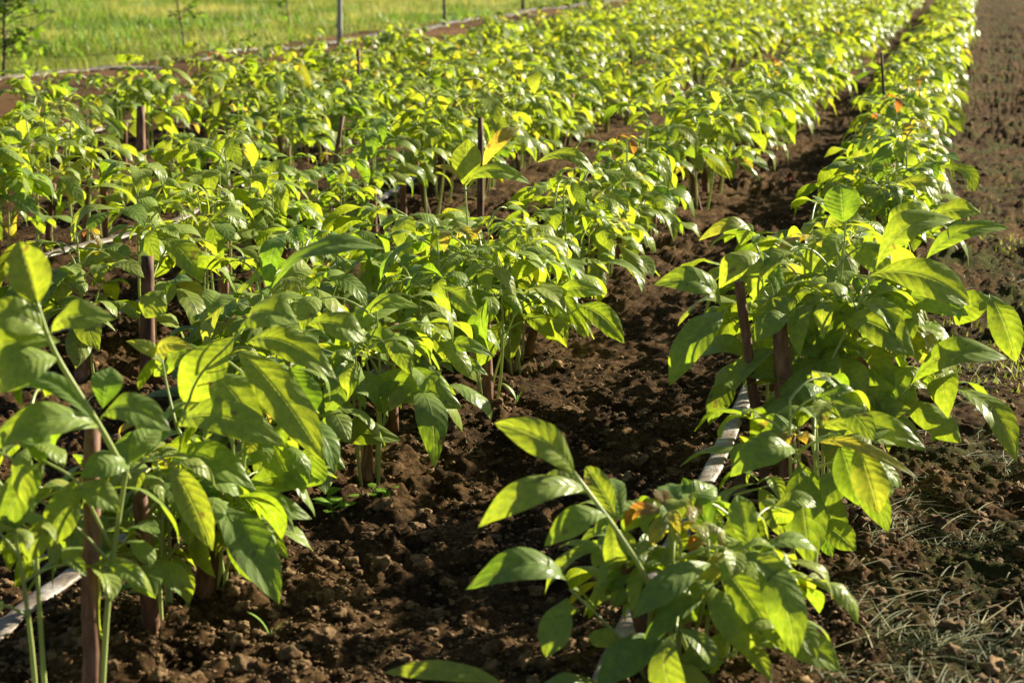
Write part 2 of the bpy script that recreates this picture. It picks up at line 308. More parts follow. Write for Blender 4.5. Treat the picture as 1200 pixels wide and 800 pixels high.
# ------------------------------------------------------------------ crumbs and clods
def ico(sub):
    import bmesh
    bm = bmesh.new(); bmesh.ops.create_icosphere(bm, subdivisions=sub, radius=1); V = np.array([v.co[:] for v in bm.verts]); Fc = np.array([[v.index for v in f.verts] for f in bm.faces]); bm.free(); return V, Fc
def scatter_rocks(name, P, size, sub, mat, flat=.75):
    V0, F0 = ico(sub); vs = []
    for k in range(10):
        V = V0.copy(); sd = RNG.uniform(0, 50, 3)
        d = np.array([mnoise.noise(Vector(v * 1.3 + sd)) + .5 * mnoise.noise(Vector(v * 3.1 + sd)) for v in V]); vs.append(V * (1 + .85 * d)[:, None])
    vs = np.array(vs); n = len(P); k = RNG.integers(0, 10, n); a = RNG.uniform(0, 2 * pi, n); b = RNG.uniform(0, 2 * pi, n)
    ca, sa, cb, sb = np.cos(a), np.sin(a), np.cos(b), np.sin(b); Vk = vs[k]
    x = Vk[..., 0] * cb[:, None] - Vk[..., 2] * sb[:, None]; z = Vk[..., 0] * sb[:, None] + Vk[..., 2] * cb[:, None]; y = Vk[..., 1]
    x, y = x * ca[:, None] - y * sa[:, None], x * sa[:, None] + y * ca[:, None]
    Q = np.stack([x, y, z * flat], -1) * size[:, None, None] + P[:, None]
    mb = MB(); mb.v = [Q.reshape(-1, 3)]; m = len(V0); mb.f = [(F0[None] + (np.arange(n) * m)[:, None, None]).reshape(-1, 3)]
    mb.uv = [np.zeros((n * m, 2))]; mb.t = [np.repeat(RNG.normal(0, .07, n), m)]; mb.m = [np.zeros(len(mb.f[0]), np.int32)]; mb.n = n * m
    return tag(obj(name, mb.mesh(name, mat, smooth=sub > 1)), kind='stuff')
def frustum_pts(n, y0, y1, ymin=40):      # even in the picture: random ground points inside the view plus a margin
    px = RNG.uniform(-120, 1330, n); py = RNG.uniform(y0, y1, n); r = FW + RT * ((px - 600) / F_PX)[:, None] - UPC * ((py - 400) / F_PX)[:, None]
    P = C0 + r * ((-HC) / r[:, 2])[:, None]; return P
def onground(P, lift=0.0):
    P = P.copy(); P[:, 2] = hlow(P[:, 0], P[:, 1]) + hhigh(P[:, 0], P[:, 1]) + lift; return P
P = frustum_pts(70000, 150, 880); P = P[(P[:, 0] > -6.5)]; cl = vnoise(P[:, 0] * 5, P[:, 1] * 5, 60); P = P[RNG.random(len(P)) < np.clip(cl * 2 - .35, .08, 1)]
sz = .0014 + .0040 * RNG.random(len(P)) ** 2.5; P = onground(P, 0); P[:, 2] += sz * .4
a = scatter_rocks('soil_crumbs', P, sz, 1, M_CLOD); tag(a, 'small crumbs of dark brown soil strewn over the tilled ground', 'soil crumbs')
P = frustum_pts(3200, 110, 900); P = P[(P[:, 0] > -6.8)]; sz = .004 + .012 * RNG.random(len(P)) ** 3; P = onground(P, 0); P[:, 2] += sz * .25
a = scatter_rocks('soil_clods', P, sz, 3, M_CLOD); tag(a, 'rough lumps of brown soil lying between the rows', 'soil clods')

# ------------------------------------------------------------------ plant variants
def make_variant(seed, hgt=.42, shoots=3, spread=.20, res=(9, 4), ll=.115, trunk_h=.24, trunk_r=.011, nleaf=6, young_tip=True, tb=.32, lean=None):
    """returns (trunk, [(shoot, foliage), ...]) as mesh builders, base at the origin"""
    global RNG; keep = RNG; RNG = np.random.default_rng(seed)
    tr = MB(); ln = RNG.normal(0, .04, 2) if lean is None else np.array(lean); n = 7; t = np.linspace(0, 1, n)
    pts = np.stack([ln[0] * t * trunk_h * 3 + RNG.normal(0, .0012, n), ln[1] * t * trunk_h * 3 + RNG.normal(0, .0012, n), -.03 + t * (trunk_h + .03)], -1)
    tube(tr, pts, trunk_r * (1.12 - .2 * t) * (1 + RNG.normal(0, .03, n)), 12, rough=.03)
    out = []
    a0 = RNG.uniform(0, 6.28)
    for k in range(shoots):
        sm, fm = MB(), MB(); a = a0 + k * 2.4 + RNG.uniform(-.5, .5); h = hgt * (1 if k == 0 else RNG.uniform(.62, .95))
        b = np.array([cos(a) * .018, sin(a) * .018, -.02]); ls = spread * RNG.uniform(.05, .40)
        tip = np.array([cos(a) * ls, sin(a) * ls, h]); midp = b * .5 + tip * .5 + np.array([cos(a), sin(a), 0]) * RNG.uniform(-.03, .04)
        st = bez(b, midp, tip, 9); tube(sm, st, np.linspace(.0042, .0019, 9), 6, cap=False)
        for q in range(nleaf):
            tt = .50 + .50 * (q / (nleaf - 1)) ** .8 if nleaf > 1 else 1
            p = st[min(int(tt * 8), 7)] + (st[min(int(tt * 8), 7) + 1] - st[min(int(tt * 8), 7)]) * (tt * 8 - min(int(tt * 8), 7))
            aa = a + q * 2.399 + RNG.uniform(-.4, .4); top = q >= nleaf - 1
            L = spread * RNG.uniform(.55, 1.0) * (1 - .35 * (tt - .34)); l = ll * RNG.uniform(.75, 1.15) * (1.0 if tt < .8 else .8)
            yg = 0.0
            if top and young_tip and RNG.random() < .28: yg = RNG.uniform(.68, .88); l *= .6; L *= .5
            elif tt > .8 and RNG.random() < .25: yg = .46
            compound(fm, sm, p, np.array([cos(aa), sin(aa), 0.0]), L, pairs=2 if RNG.random() < .75 else 1, ll=l, rise=RNG.uniform(.35, .9), young=yg, res=res, tbase=tb)
        out.append((sm, fm))
    RNG = keep; return tr, out
NV = 12; VAR = []
for i in range(NV):
    r0 = np.random.default_rng(100 + i)
    tr, sh = make_variant(200 + i, hgt=r0.uniform(.30, .43), shoots=int(r0.integers(2, 4)), spread=r0.uniform(.12, .155), trunk_h=r0.uniform(.12, .31), trunk_r=r0.uniform(.008, .0135), nleaf=int(r0.integers(5, 8)), tb=r0.uniform(.24, .42), ll=r0.uniform(.084, .110))
    VAR.append((tr.mesh('trunk', M_BARK), [(s.mesh('shoot', M_SHOOT), f.mesh('foliage', M_LEAF)) for s, f in sh]))
FAR = []                                     # lighter copies of the same plant for the far stretch of the field
FARMB = []
for i in range(8):
    r0 = np.random.default_rng(300 + i)
    tr, sh = make_variant(400 + i, hgt=r0.uniform(.30, .43), shoots=4, spread=.14, res=(4, 2), trunk_h=r0.uniform(.12, .30), trunk_r=.011, nleaf=5, tb=r0.uniform(.28, .45), ll=.102)
    mb = MB(); mb.add(tr)
    for s, f in sh:
        s.m = [m_ + 1 for m_ in s.m]; f.m = [m_ + 2 for m_ in f.m]; mb.add(s); mb.add(f)
    FARMB.append(mb); FAR.append(mb.mesh('walnut_sapling', [M_BARK, M_SHOOT, M_LEAF]))

GRP = 'walnut saplings growing in rows'
def place(i, x, y, rot, sc, label, far=False, cat='sapling'):
    if far:
        o = obj('walnut_sapling', FAR[i % 8])
    else:
        o = obj('walnut_sapling', None); t, sh = VAR[i % NV]; obj('trunk', t, o)
        for s, f in sh: so = obj('shoot', s, o); obj('foliage', f, so)
    o.location = (x, y, H(x, y)); o.rotation_euler = (0, 0, rot); o.scale = (sc, sc, sc); tag(o, label, cat, GRP); return o

# ------------------------------------------------------------------ hero plants, modelled leaf by leaf
def hero(name_label, base, trunks, shoots, leaves, extra=None, soft=None, lean=.01):
    """base: photo pixel of the foot. trunks: (bx,by,tx,ty,dia_px). shoots: pixel polylines (x,y,dd) with radius. leaves: (bx,by,tx,ty,dd0,dd1,w_px,arch,c,tint[,twist,fold])"""
    b = G(*base); d0 = depth(b); root = obj('walnut_sapling', None); root.location = (b[0], b[1], H(b[0], b[1])); tag(root, name_label, 'sapling', GRP)
    off = np.array([b[0], b[1], H(b[0], b[1])])
    for (bx, by, tx, ty, w) in trunks:
        p = W(bx, by, d0); q = W(tx, ty, d0 + lean); n = 9; t = np.linspace(-.04, 1, n)[:, None]; pts = p + (q - p) * t
        if by < 805: pass
        pts = pts + RNG.normal(0, .0012, (n, 3)); mb = MB(); r = w * d0 / F_PX / 2
        tube(mb, pts - off, r * np.linspace(1.08, .93, n) * (1 + RNG.normal(0, .025, n)), 14, rough=.03); obj('trunk', mb.mesh('trunk', M_BARK), root)
    mbs = []
    for poly, r in shoots:
        pts = [W(x, y, d0 + dd) for x, y, dd in poly]; pts = np.array(pts)
        # smooth the polyline
        t = np.linspace(0, len(pts) - 1, (len(pts) - 1) * 5 + 1); pp = np.stack([np.interp(t, range(len(pts)), pts[:, k]) for k in range(3)], -1)
        for _ in range(4): pp[1:-1] = (pp[:-2] + 2 * pp[1:-1] + pp[2:]) / 4
        mb = MB(); tube(mb, pp - off, np.linspace(r, r * .62, len(pp)), 8, cap=True); mbs.append(obj('shoot', mb.mesh('shoot', M_SHOOT), root))
    fm = MB()
    for lv in leaves:
        bx, by, tx, ty, da, db, w, arch, c, tint = lv[:10]; tw = lv[10] if len(lv) > 10 else 0; fo = lv[11] if len(lv) > 11 else .15; sw = lv[12] if len(lv) > 12 else 0
        p = W(bx, by, d0 + da); q = W(tx, ty, d0 + db); tocam = unit(C0 - (p + q) / 2); c *= .84; arch = min(arch * 1.35, .38); fo += .22; w *= .92; n = unit(ZUP * (1 - c) + tocam * c)
        leaf(fm, p - off, q - off, n, w * (d0 + (da + db) / 2) / F_PX, arch=arch, fold=fo, droop=.3, wave=.07, tint=min(1, tint + .07), na=22, nb=10, twist=tw, sweep=sw)
    obj('foliage', fm.mesh('foliage', M_LEAF), root)
    if soft:                                  # procedural undergrowth of the same plant
        for (sd, dx, dy, sc, kw) in soft:
            tr, sh = make_variant(sd, res=(12, 6), **kw); M = np.eye(4) * sc; M[3, 3] = 1; M[0, 3] = dx; M[1, 3] = dy
            for s, f in sh:
                s2, f2 = MB(), MB(); s2.add(s, M); f2.add(f, M); so = obj('shoot', s2.mesh('shoot', M_SHOOT), root); obj('foliage', f2.mesh('foliage', M_LEAF), so)
    return root

# A: nearest plant, bottom right
hero('walnut sapling nearest the camera at the bottom right, with a tuft of orange young leaves', (775, 815),
  [(776, 815, 737, 652, 27)],
  [([(765, 800, .0), (760, 740, -.03), (765, 690, -.08), (745, 655, -.12), (715, 610, -.13), (672, 553, -.13)], .0042),
   ([(780, 815, .0), (790, 720, -.02), (788, 640, -.05), (783, 600, -.05)], .0035),
   ([(790, 815, .0), (815, 740, .0), (832, 680, -.02), (840, 640, -.02)], .0035),
   ([(832, 690, -.02), (850, 672, -.05), (880, 650, -.08)], .0018),
   ([(765, 815, 0), (740, 760, -.05), (700, 720, -.08), (668, 690, -.1)], .0026),
   ([(800, 815, 0), (850, 765, -.03), (900, 752, -.05)], .0022)],
  [(672, 555, 580, 496, -.13, -.15, 46, .22, .75, .45, .2), (686, 573, 560, 618, -.13, -.17, 42, .22, .70, .40), (690, 578, 615, 585, -.13, -.02, 46, .12, .6, .45),
   (715, 605, 638, 640, -.12, -.16, 40, .20, .6, .28), (716, 606, 722, 668, -.12, -.10, 30, .14, .8, .42), (722, 605, 686, 547, -.12, -.06, 30, .1, .8, .45, .3),
   (728, 608, 716, 560, -.1, .02, 26, .08, .7, .2), (668, 690, 546, 690, -.1, -.16, 52, .25, .55, .15), (705, 640, 655, 640, -.1, -.05, 14, .06, .4, .45),
   (705, 655, 706, 628, -.1, -.05, 12, .1, .2, .35), (680, 715, 655, 725, -.1, -.05, 22, .1, .8, .40), (672, 690, 690, 725, -.08, -.02, 26, .1, .5, .3), (665, 700, 640, 770, -.1, -.14, 42, .1, .8, .3),
   (783, 600, 733, 622, -.05, -.02, 24, .28, .5, .97, .3), (783, 600, 770, 575, -.05, .02, 20, .1, .5, .95), (783, 600, 762, 640, -.05, -.07, 22, .14, .8, .70), (783, 600, 797, 625, -.05, -.08, 16, .25, .6, .75),
   (783, 600, 775, 632, -.05, -.1, 12, .1, .8, .66), (788, 605, 800, 645, -.05, 0, 18, .1, .8, .55),
   (798, 595, 775, 570, -.03, .05, 30, .1, .6, .15), (795, 600, 838, 570, -.02, .03, 36, .12, .7, .22),
   (838, 655, 915, 758, -.04, -.12, 44, .10, .85, .32, .1), (835, 660, 740, 725, -.04, -.14, 40, .12, .7, .18), (880, 650, 865, 580, -.06, .0, 36, .05, .8, .3), (840, 640, 800, 560, -.02, .04, 34, .1, .8, .12),
   (835, 700, 870, 755, -.04, -.08, 34, .18, .7, .22), (832, 692, 750, 760, -.04, -.1, 28, .12, .7, .14), (900, 752, 985, 786, -.05, -.09, 46, .24, .7, .30), (870, 760, 905, 800, -.04, -.1, 26, .2, .6, .40),
   (790, 780, 850, 775, -.02, -.04, 36, .18, .7, .32), (765, 810, 835, 806, -.1, -.12, 48, .2, .5, .5), (592, 802, 449, 788, -.12, -.16, 26, .10, .7, .48, .5),
   (790, 745, 700, 800, -.06, -.14, 46, .1, .6, .05, .7), (700, 800, 620, 830, -.1, -.2, 40, .1, .6, .3), (770, 690, 720, 700, -.02, .03, 40, .1, .7, .1), (760, 700, 800, 735, .02, .02, 40, .1, .7, .12),
   (850, 740, 820, 800, 0, .02, 34, .1, .7, .3), (835, 650, 870, 700, .02, .05, 38, .1, .7, .25), (845, 690, 880, 730, .05, .08, 34, .1, .7, .2), (740, 760, 690, 745, .02, .05, 30, .1, .7, .3),
   (870, 755, 930, 760, -.02, .02, 24, .15, .7, .3)],
  soft=[(901, .02, .03, 1.0, dict(hgt=.24, shoots=4, spread=.15, trunk_h=.05, nleaf=5, ll=.085)), (911, .06, .10, 1.0, dict(hgt=.20, shoots=3, spread=.15, trunk_h=.05, nleaf=5, ll=.08))])

# B: plant behind it on the right, stake and pale drooping leaves
hero('walnut sapling with big drooping pale leaves just behind the nearest right-hand sapling', (938, 672),
  [(938, 672, 922, 560, 15)],
  [([(948, 676, 0), (945, 600, -.02), (938, 550, -.06), (930, 520, -.1)], .0036), ([(955, 678, .0), (960, 600, .05), (958, 520, .08), (953, 450, .1)], .003),
   ([(930, 530, -.08), (965, 512, -.14), (1010, 520, -.2)], .0022), ([(940, 640, 0), (965, 600, -.02), (1000, 590, -.02)], .0018), ([(860, 580, -.1), (890, 572, -.1), (935, 560, -.06)], .002)],
  [(1005, 520, 1030, 602, -.2, -.26, 46, .10, .85, .52), (985, 522, 1006, 592, -.18, -.2, 44, .1, .8, .15), (960, 518, 1075, 560, -.16, -.28, 20, .16, .8, .62, .5),
   (932, 527, 855, 558, -.12, -.16, 50, .20, .6, .20), (935, 545, 950, 662, -.1, -.16, 56, .06, .9, .20, .15), (1010, 525, 1045, 500, -.1, .0, 30, .1, .5, .3),
   (935, 540, 990, 640, -.02, 0, 40, .1, .8, .2), (960, 610, 1003, 645, -.02, -.04, 36, .12, .8, .25), (1000, 560, 1048, 575, 0, .02, 44, .1, .9, .35), (955, 610, 975, 652, -.02, 0, 22, .1, .8, .02),
   (890, 572, 918, 630, -.1, -.14, 30, .12, .7, .4), (870, 590, 868, 655, -.08, -.1, 46, .06, .9, .22),
   (850, 600, 905, 660, -.06, -.05, 40, .1, .8, .25), (935, 500, 880, 520, .02, .02, 46, .15, .6, .15), (955, 500, 1085, 525, .0, -.05, 40, .16, .7, .40), (960, 470, 1020, 490, .05, .02, 38, .15, .7, .30)],
  soft=[(902, .0, .0, 1.0, dict(hgt=.30, shoots=2, spread=.15, trunk_h=.05, nleaf=5, ll=.09))])

# C: the big bush on the right with two brown stems
hero('bushy walnut sapling on the right showing a thick brown stem beside a thin leaning one', (925, 590),
  [(925, 590, 915, 375, 21), (900, 585, 866, 330, 12)],
  [([(950, 590, 0), (958, 520, -.02), (962, 450, -.05), (985, 400, -.08), (1025, 320, -.1), (1035, 285, -.1)], .0034), ([(940, 590, 0), (935, 500, .0), (915, 400, -.03), (905, 335, -.06), (885, 285, -.08)], .0032),
   ([(905, 420, -.02), (880, 400, -.06), (848, 360, -.1)], .002), ([(960, 590, .03), (1000, 520, 0), (1040, 480, -.05), (1068, 450, -.08)], .0026), ([(985, 400, -.06), (1040, 350, .02), (1085, 303, .04)], .002),
   ([(970, 590, 0), (975, 400, .08), (988, 310, .1), (992, 240, .1)], .003)],
  [(848, 366, 784, 452, -.1, -.14, 42, .20, .7, .18), (845, 358, 765, 334, -.1, -.12, 42, .26, .6, .25), (884, 275, 819, 282, -.08, -.12, 20, .22, .55, .55, .3), (880, 262, 868, 288, -.08, -.1, 22, .1, .3, .2),
   (892, 300, 843, 338, -.11, -.14, 36, .24, .6, .48), (925, 370, 885, 400, -.13, -.15, 34, .2, .6, .3), (930, 372, 905, 350, -.12, -.1, 26, .2, .6, .35), (903, 350, 850, 320, -.05, -.02, 10, .1, .5, .3), (908, 345, 918, 385, -.05, -.07, 42, .06, .9, .35), (912, 345, 940, 400, -.05, -.06, 34, .1, .8, .2), (892, 295, 915, 345, -.07, -.02, 26, .1, .7, .05, .5),
   (1068, 450, 1182, 420, -.08, -.16, 50, .22, .6, .22, .2), (985, 375, 1072, 418, -.08, -.14, 50, .22, .7, .35), (1018, 322, 1136, 357, -.1, -.16, 54, .20, .7, .38), (1025, 318, 1118, 258, -.1, -.14, 60, .20, .4, .35), 
   (1085, 304, 1183, 268, .04, .0, 34, .16, .5, .22), (1160, 345, 1190, 424, -.04, -.08, 40, .20, .8, .28), (1120, 380, 1165, 350, .0, -.03, 44, .2, .6, .25), (1040, 350, 1135, 370, .0, -.05, 36, .14, .7, .2),
   (968, 420, 905, 395, -.03, 0, 44, .16, .7, .15), (955, 440, 990, 340, -.02, .05, 38, .1, .8, .2), (960, 415, 925, 330, 0, .05, 40, .1, .8, .3), (985, 420, 1010, 470, -.06, -.1, 44, .1, .8, .38), (1000, 420, 1030, 480, -.04, -.06, 34, .1, .8, .25),
   (1010, 500, 1068, 480, -.02, -.08, 44, .22, .7, .40), (1000, 500, 1085, 528, -.03, -.08, 46, .22, .7, .32), (940, 470, 880, 520, .0, -.04, 50, .1, .8, .22),  (950, 460, 850, 430, .0, -.03, 44, .18, .7, .28), (1020, 430, 1075, 470, 0, 0, 40, .15, .8, .2),
   (988, 260, 985, 215, .08, .1, 46, .1, .7, .1), (990, 275, 940, 330, .08, .05, 38, .14, .7, .3), (990, 290, 1045, 320, .08, .05, 40, .14, .7, .3), (985, 300, 955, 270, .08, .12, 30, .14, .7, .3), (1090, 260, 1150, 250, .1, .05, 36, .16, .6, .4), (1050, 215, 1105, 235, .1, .1, 30, .2, .6, .5),
   (1040, 290, 1080, 240, .1, .1, 42, .15, .6, .35), (1060, 400, 1110, 395, .05, .05, 40, .15, .7, .2), (1050, 380, 1115, 330, .05, .08, 46, .15, .7, .15)],
  lean=-.09, soft=[(903, .06, .13, 1.0, dict(hgt=.42, shoots=4, spread=.19, trunk_h=.05, nleaf=6, ll=.11)), (904, .08, .24, 1.0, dict(hgt=.44, shoots=4, spread=.19, trunk_h=.05, nleaf=6, ll=.115))])

# D: nearest plant at the left edge
hero('tall walnut sapling at the lower left with a slim straight reddish brown stem', (106, 840),
  [(106, 840, 107, 500, 20)],
  [([(118, 835, .0), (126, 700, -.01), (140, 600, -.04), (150, 540, -.05)], .0044), ([(150, 560, -.04), (118, 500, -.1), (60, 410, -.14), (42, 350, -.15)], .0044),
   ([(130, 640, -.02), (110, 600, -.08), (90, 560, -.1), (52, 540, -.1)], .0024), ([(130, 660, -.02), (95, 620, -.08), (45, 585, -.1)], .002)],
  [(44, 356, 22, 282, -.15, -.17, 56, .03, .95, .48, .1, .45), (60, 392, 134, 374, -.14, -.17, 44, .20, .65, .38), (56, 392, -30, 366, -.14, -.16, 50, .18, .7, .36), (66, 420, -10, 460, -.14, -.16, 60, .25, .7, .30),
   (70, 400, -25, 440, -.13, -.1, 50, .25, .7, .35), (116, 500, -20, 530, -.1, -.15, 50, .22, .65, .28), (112, 495, 20, 455, -.1, -.03, 34, .2, .5, .08), (118, 492, 200, 505, -.1, -.15, 48, .24, .65, .2), (120, 478, 130, 430, -.1, -.08, 40, .1, .7, .05),
   (150, 545, 95, 560, -.05, -.1, 40, .2, .7, .14), (150, 545, 185, 500, -.05, 0, 34, .1, .7, .2), (52, 540, 0, 620, -.1, -.12, 46, .1, .7, .25), (52, 545, 30, 500, -.1, -.06, 40, .15, .6, .1), (90, 560, 60, 640, -.08, -.1, 44, .08, .8, .32), (90, 570, 140, 600, -.08, -.1, 40, .18, .7, .30),
   (45, 585, 8, 625, -.1, -.12, 26, .12, .6, .12), (70, 600, 30, 660, -.08, -.1, 34, .14, .7, .35), (128, 660, 170, 690, -.03, -.06, 28, .2, .7, .3), (85, 480, 50, 520, -.05, 0, 44, .1, .8, .12), (40, 440, 0, 420, -.05, 0, 44, .15, .7, .3), (20, 600, -30, 580, -.05, 0, 44, .15, .7, .25)], lean=-.05,
  soft=[(913, -.05, -.02, 1.0, dict(hgt=.40, shoots=2, spread=.12, trunk_h=.05, nleaf=6, ll=.075))])

# E: second plant on the left, dense arching leaves
hero('walnut sapling at lower left with long overlapping bright leaves and a thick brown stem', (240, 717),
  [(240, 717, 252, 545, 25)],
  [([(250, 715, 0), (262, 640, -.02), (240, 560, -.08), (207, 500, -.12)], .0042), ([(207, 500, -.12), (235, 440, -.14), (285, 385, -.15)], .0026), ([(258, 715, 0), (272, 630, -.03), (285, 560, -.04), (290, 490, -.05)], .0034),
   ([(285, 590, -.02), (272, 620, -.02), (268, 650, 0)], .0016), ([(207, 500, -.12), (195, 450, -.1), (190, 420, -.1)], .002), ([(290, 400, -.1), (310, 350, -.1), (330, 330, -.1)], .002)],
  [(205, 497, 336, 524, -.12, -.2, 52, .20, .75, .36), (205, 502, 125, 552, -.12, -.15, 44, .12, .65, .14), (200, 540, 300, 575, -.1, -.17, 48, .22, .7, .28), (287, 385, 350, 380, -.15, -.2, 60, .22, .55, .35), (275, 395, 215, 470, -.14, -.12, 60, .1, .8, .40),
   (250, 440, 305, 510, -.13, -.17, 60, .18, .8, .42), (280, 410, 380, 540, -.12, -.18, 54, .12, .8, .45), (290, 400, 395, 445, -.1, -.16, 44, .2, .7, .42), (340, 430, 365, 490, -.08, -.1, 50, .05, .9, .10), (315, 345, 452, 292, -.1, -.14, 44, .16, .35, .15), (205, 490, 255, 470, -.1, -.02, 40, .15, .6, .1),
   (192, 340, 170, 372, .02, 0, 36, .05, .9, .45), (195, 345, 226, 330, .02, 0, 30, .2, .2, .0), (185, 420, 228, 408, -.08, -.12, 24, .25, .7, .62), (190, 425, 148, 400, -.08, -.1, 20, .2, .7, .58), (260, 560, 345, 625, -.03, -.06, 36, .2, .7, .18),
   (285, 600, 366, 608, .0, -.02, 34, .24, .8, .24), (285, 610, 338, 655, .0, -.04, 26, .2, .7, .22), (270, 625, 225, 650, .0, 0, 26, .15, .7, .28), (285, 580, 380, 560, .02, 0, 44, .18, .7, .25), (370, 520, 355, 570, 0, 0, 52, .05, .9, .22), (300, 500, 340, 570, -.02, -.02, 44, .15, .7, .3),
   (245, 370, 260, 345, 0, .05, 40, .15, .6, .3), (205, 560, 150, 610, -.05, -.08, 44, .15, .7, .22), (205, 600, 160, 650, -.02, -.05, 34, .15, .7, .3), (360, 380, 430, 400, 0, 0, 40, .2, .7, .35), (240, 410, 180, 440, -.02, 0, 40, .2, .7, .3)],
  lean=-.05, soft=[(906, .03, .06, 1.0, dict(hgt=.36, shoots=3, spread=.14, trunk_h=.05, nleaf=7, ll=.085)), (912, -.03, -.05, 1.0, dict(hgt=.22, shoots=3, spread=.12, trunk_h=.05, nleaf=5, ll=.07))])

# F: the sharp plant at the middle
hero('walnut sapling in the second row with a straight reddish stem standing clear of its leaves', (572, 470),
  [(572, 470, 568, 345, 12)],
  [([(556, 520, 0), (580, 440, 0), (600, 370, -.02), (630, 330, -.03)], .0026), ([(575, 470, 0), (560, 380, 0), (550, 300, 0), (545, 215, 0)], .003), ([(545, 225, 0), (560, 205, -.02), (545, 215, -.03)], .002), ([(600, 370, 0), (650, 335, -.04), (680, 350, -.06)], .0018)],
  [(676, 358, 731, 402, -.06, -.1, 32, .28, .8, .28), (650, 350, 708, 345, -.04, -.08, 26, .22, .7, .3), (630, 330, 690, 395, -.02, -.06, 24, .22, .8, .32), (612, 370, 650, 395, -.02, -.05, 22, .2, .8, .3), (545, 220, 548, 163, 0, 0, 38, .06, .9, .4, .2), (543, 222, 622, 216, 0, -.05, 26, .26, .6, .35), (540, 212, 510, 195, 0, -.02, 10, .2, .6, .72),
   (590, 375, 560, 430, 0, -.02, 26, .1, .8, .25), (540, 290, 590, 320, 0, -.03, 30, .2, .7, .3), (550, 300, 500, 330, 0, -.03, 30, .2, .7, .3), (630, 190, 700, 205, 0, -.03, 22, .25, .6, .42), (565, 200, 610, 150, .05, .05, 22, .2, .6, .75, 0), (600, 330, 640, 290, .02, .05, 34, .15, .8, .3)],
  soft=[(907, .0, .0, 1.0, dict(hgt=.40, shoots=4, spread=.17, trunk_h=.05, nleaf=6, ll=.105))])
# G: plant with the big leaf in front of F
hero('walnut sapling in the second row with a large shaded leaf hanging over the soil', (431, 562),
  [(431, 562, 429, 500, 13), (460, 500, 462, 380, 12)],
  [([(440, 560, 0), (445, 480, -.02), (430, 430, -.05), (425, 400, -.05)], .003), ([(440, 480, -.02), (470, 470, -.04), (435, 468, -.06)], .0016)],
  [(432, 452, 541, 478, -.06, -.14, 52, .18, .8, .28), (390, 420, 470, 360, -.02, 0, 34, .2, .5, .3), (375, 515, 470, 516, -.02, -.06, 34, .18, .8, .3), (425, 375, 492, 360, -.04, -.08, 26, .22, .6, .34), (510, 415, 580, 418, 0, -.05, 22, .24, .7, .28), (515, 425, 572, 440, 0, -.05, 18, .2, .7, .3), (410, 470, 380, 500, 0, 0, 40, .1, .8, .1), (515, 335, 560, 370, 0, 0, 28, .15, .8, .38),
   (425, 400, 470, 410, -.05, -.08, 36, .2, .7, .3), (420, 410, 375, 440, -.05, -.05, 36, .2, .7, .3)],
  soft=[(908, .0, .0, 1.0, dict(hgt=.36, shoots=4, spread=.17, trunk_h=.05, nleaf=6, ll=.105))])

# ------------------------------------------------------------------ the rows
# lateral row position (metres left of the camera) against distance
ROWS = [lambda y: -.30 + 0 * y, lambda y: -np.interp(y, [2.5, 4, 7.5, 12, 25], [1.17, 1.14, 1.03, 1.05, 1.08]),
        lambda y: -np.interp(y, [4, 12], [2.02, 1.98]), lambda y: -2.93 + 0 * y, lambda y: -3.88 + 0 * y, lambda y: -4.75 + 0 * y]
rn = ['rightmost row', 'second row from the right', 'third row from the right', 'fourth row from the right', 'fifth row from the right', 'sparse leftmost row']
pl = []          # (row, x, y)
near2 = [(180, 752, 'crammed between the two tall saplings at the lower left'), (322, 585, 'its stems right behind the lower left saplings'),
  (352, 520, 'behind the lower left saplings and left of the large shaded leaf'), (497, 492, 'just behind the sapling whose shaded leaf overhangs the soil'),
  (405, 468, 'standing over the grey hose at left centre'), (448, 440, 'left of the straight reddish stem and close to the hose'),
  (300, 548, 'half hidden behind the long bright leaves at lower left'), (500, 425, 'on the hose side behind the straight reddish stem'),
  (603, 430, 'first to the right behind the one with the straight reddish stem'), (616, 415, 'second to the right behind the one with the straight reddish stem'),
  (652, 385, 'third to the right behind the one with the straight reddish stem'), (690, 358, 'with stems at the soil edge right of the drooping green leaf')]
for p in near2: q = G(*p[:2]); pl.append((1, q[0], q[1], 'leafy walnut sapling ' + p[2]))
r0 = random.Random(5)
starts = [3.55, 5.4, 4.1, 5.3, 6.6, 9.0]; step = [.22, .215, .24, .265, .29, 1.1]; ends = [34, 34, 34, 32, 30, 16]
for k, f in enumerate(ROWS):
    y = starts[k]
    while y < ends[k]:
        gap = r0.random() < .05
        if not gap: pl.append((k, float(f(np.array(y))) + r0.gauss(0, .035), y + r0.uniform(-.04, .04)))
        y += step[k] * r0.uniform(.75, 1.3)
def pix(x, y, z=0.0):
    v = np.array([x, y, z]) - C0; d = v @ FW; return 600 + F_PX * (v @ RT) / d, 400 - F_PX * (v @ UPC) / d
pl = [p for p in pl if pix(p[1], p[2], .2)[0] > -130 and not (p[0] == 0 and p[2] < 3.6)]
pl.sort(key=lambda p: p[2])
vis = pl
near = vis[:292]; rest = vis[292:]
cnt = [0] * 6; ordn = ['first', 'second', 'third', 'fourth', 'fifth', 'sixth', 'seventh', 'eighth', 'ninth', 'tenth']
looks = ['leafy', 'bushy green', 'bright green', 'young', 'dense', 'low spreading']
r1 = random.Random(9)
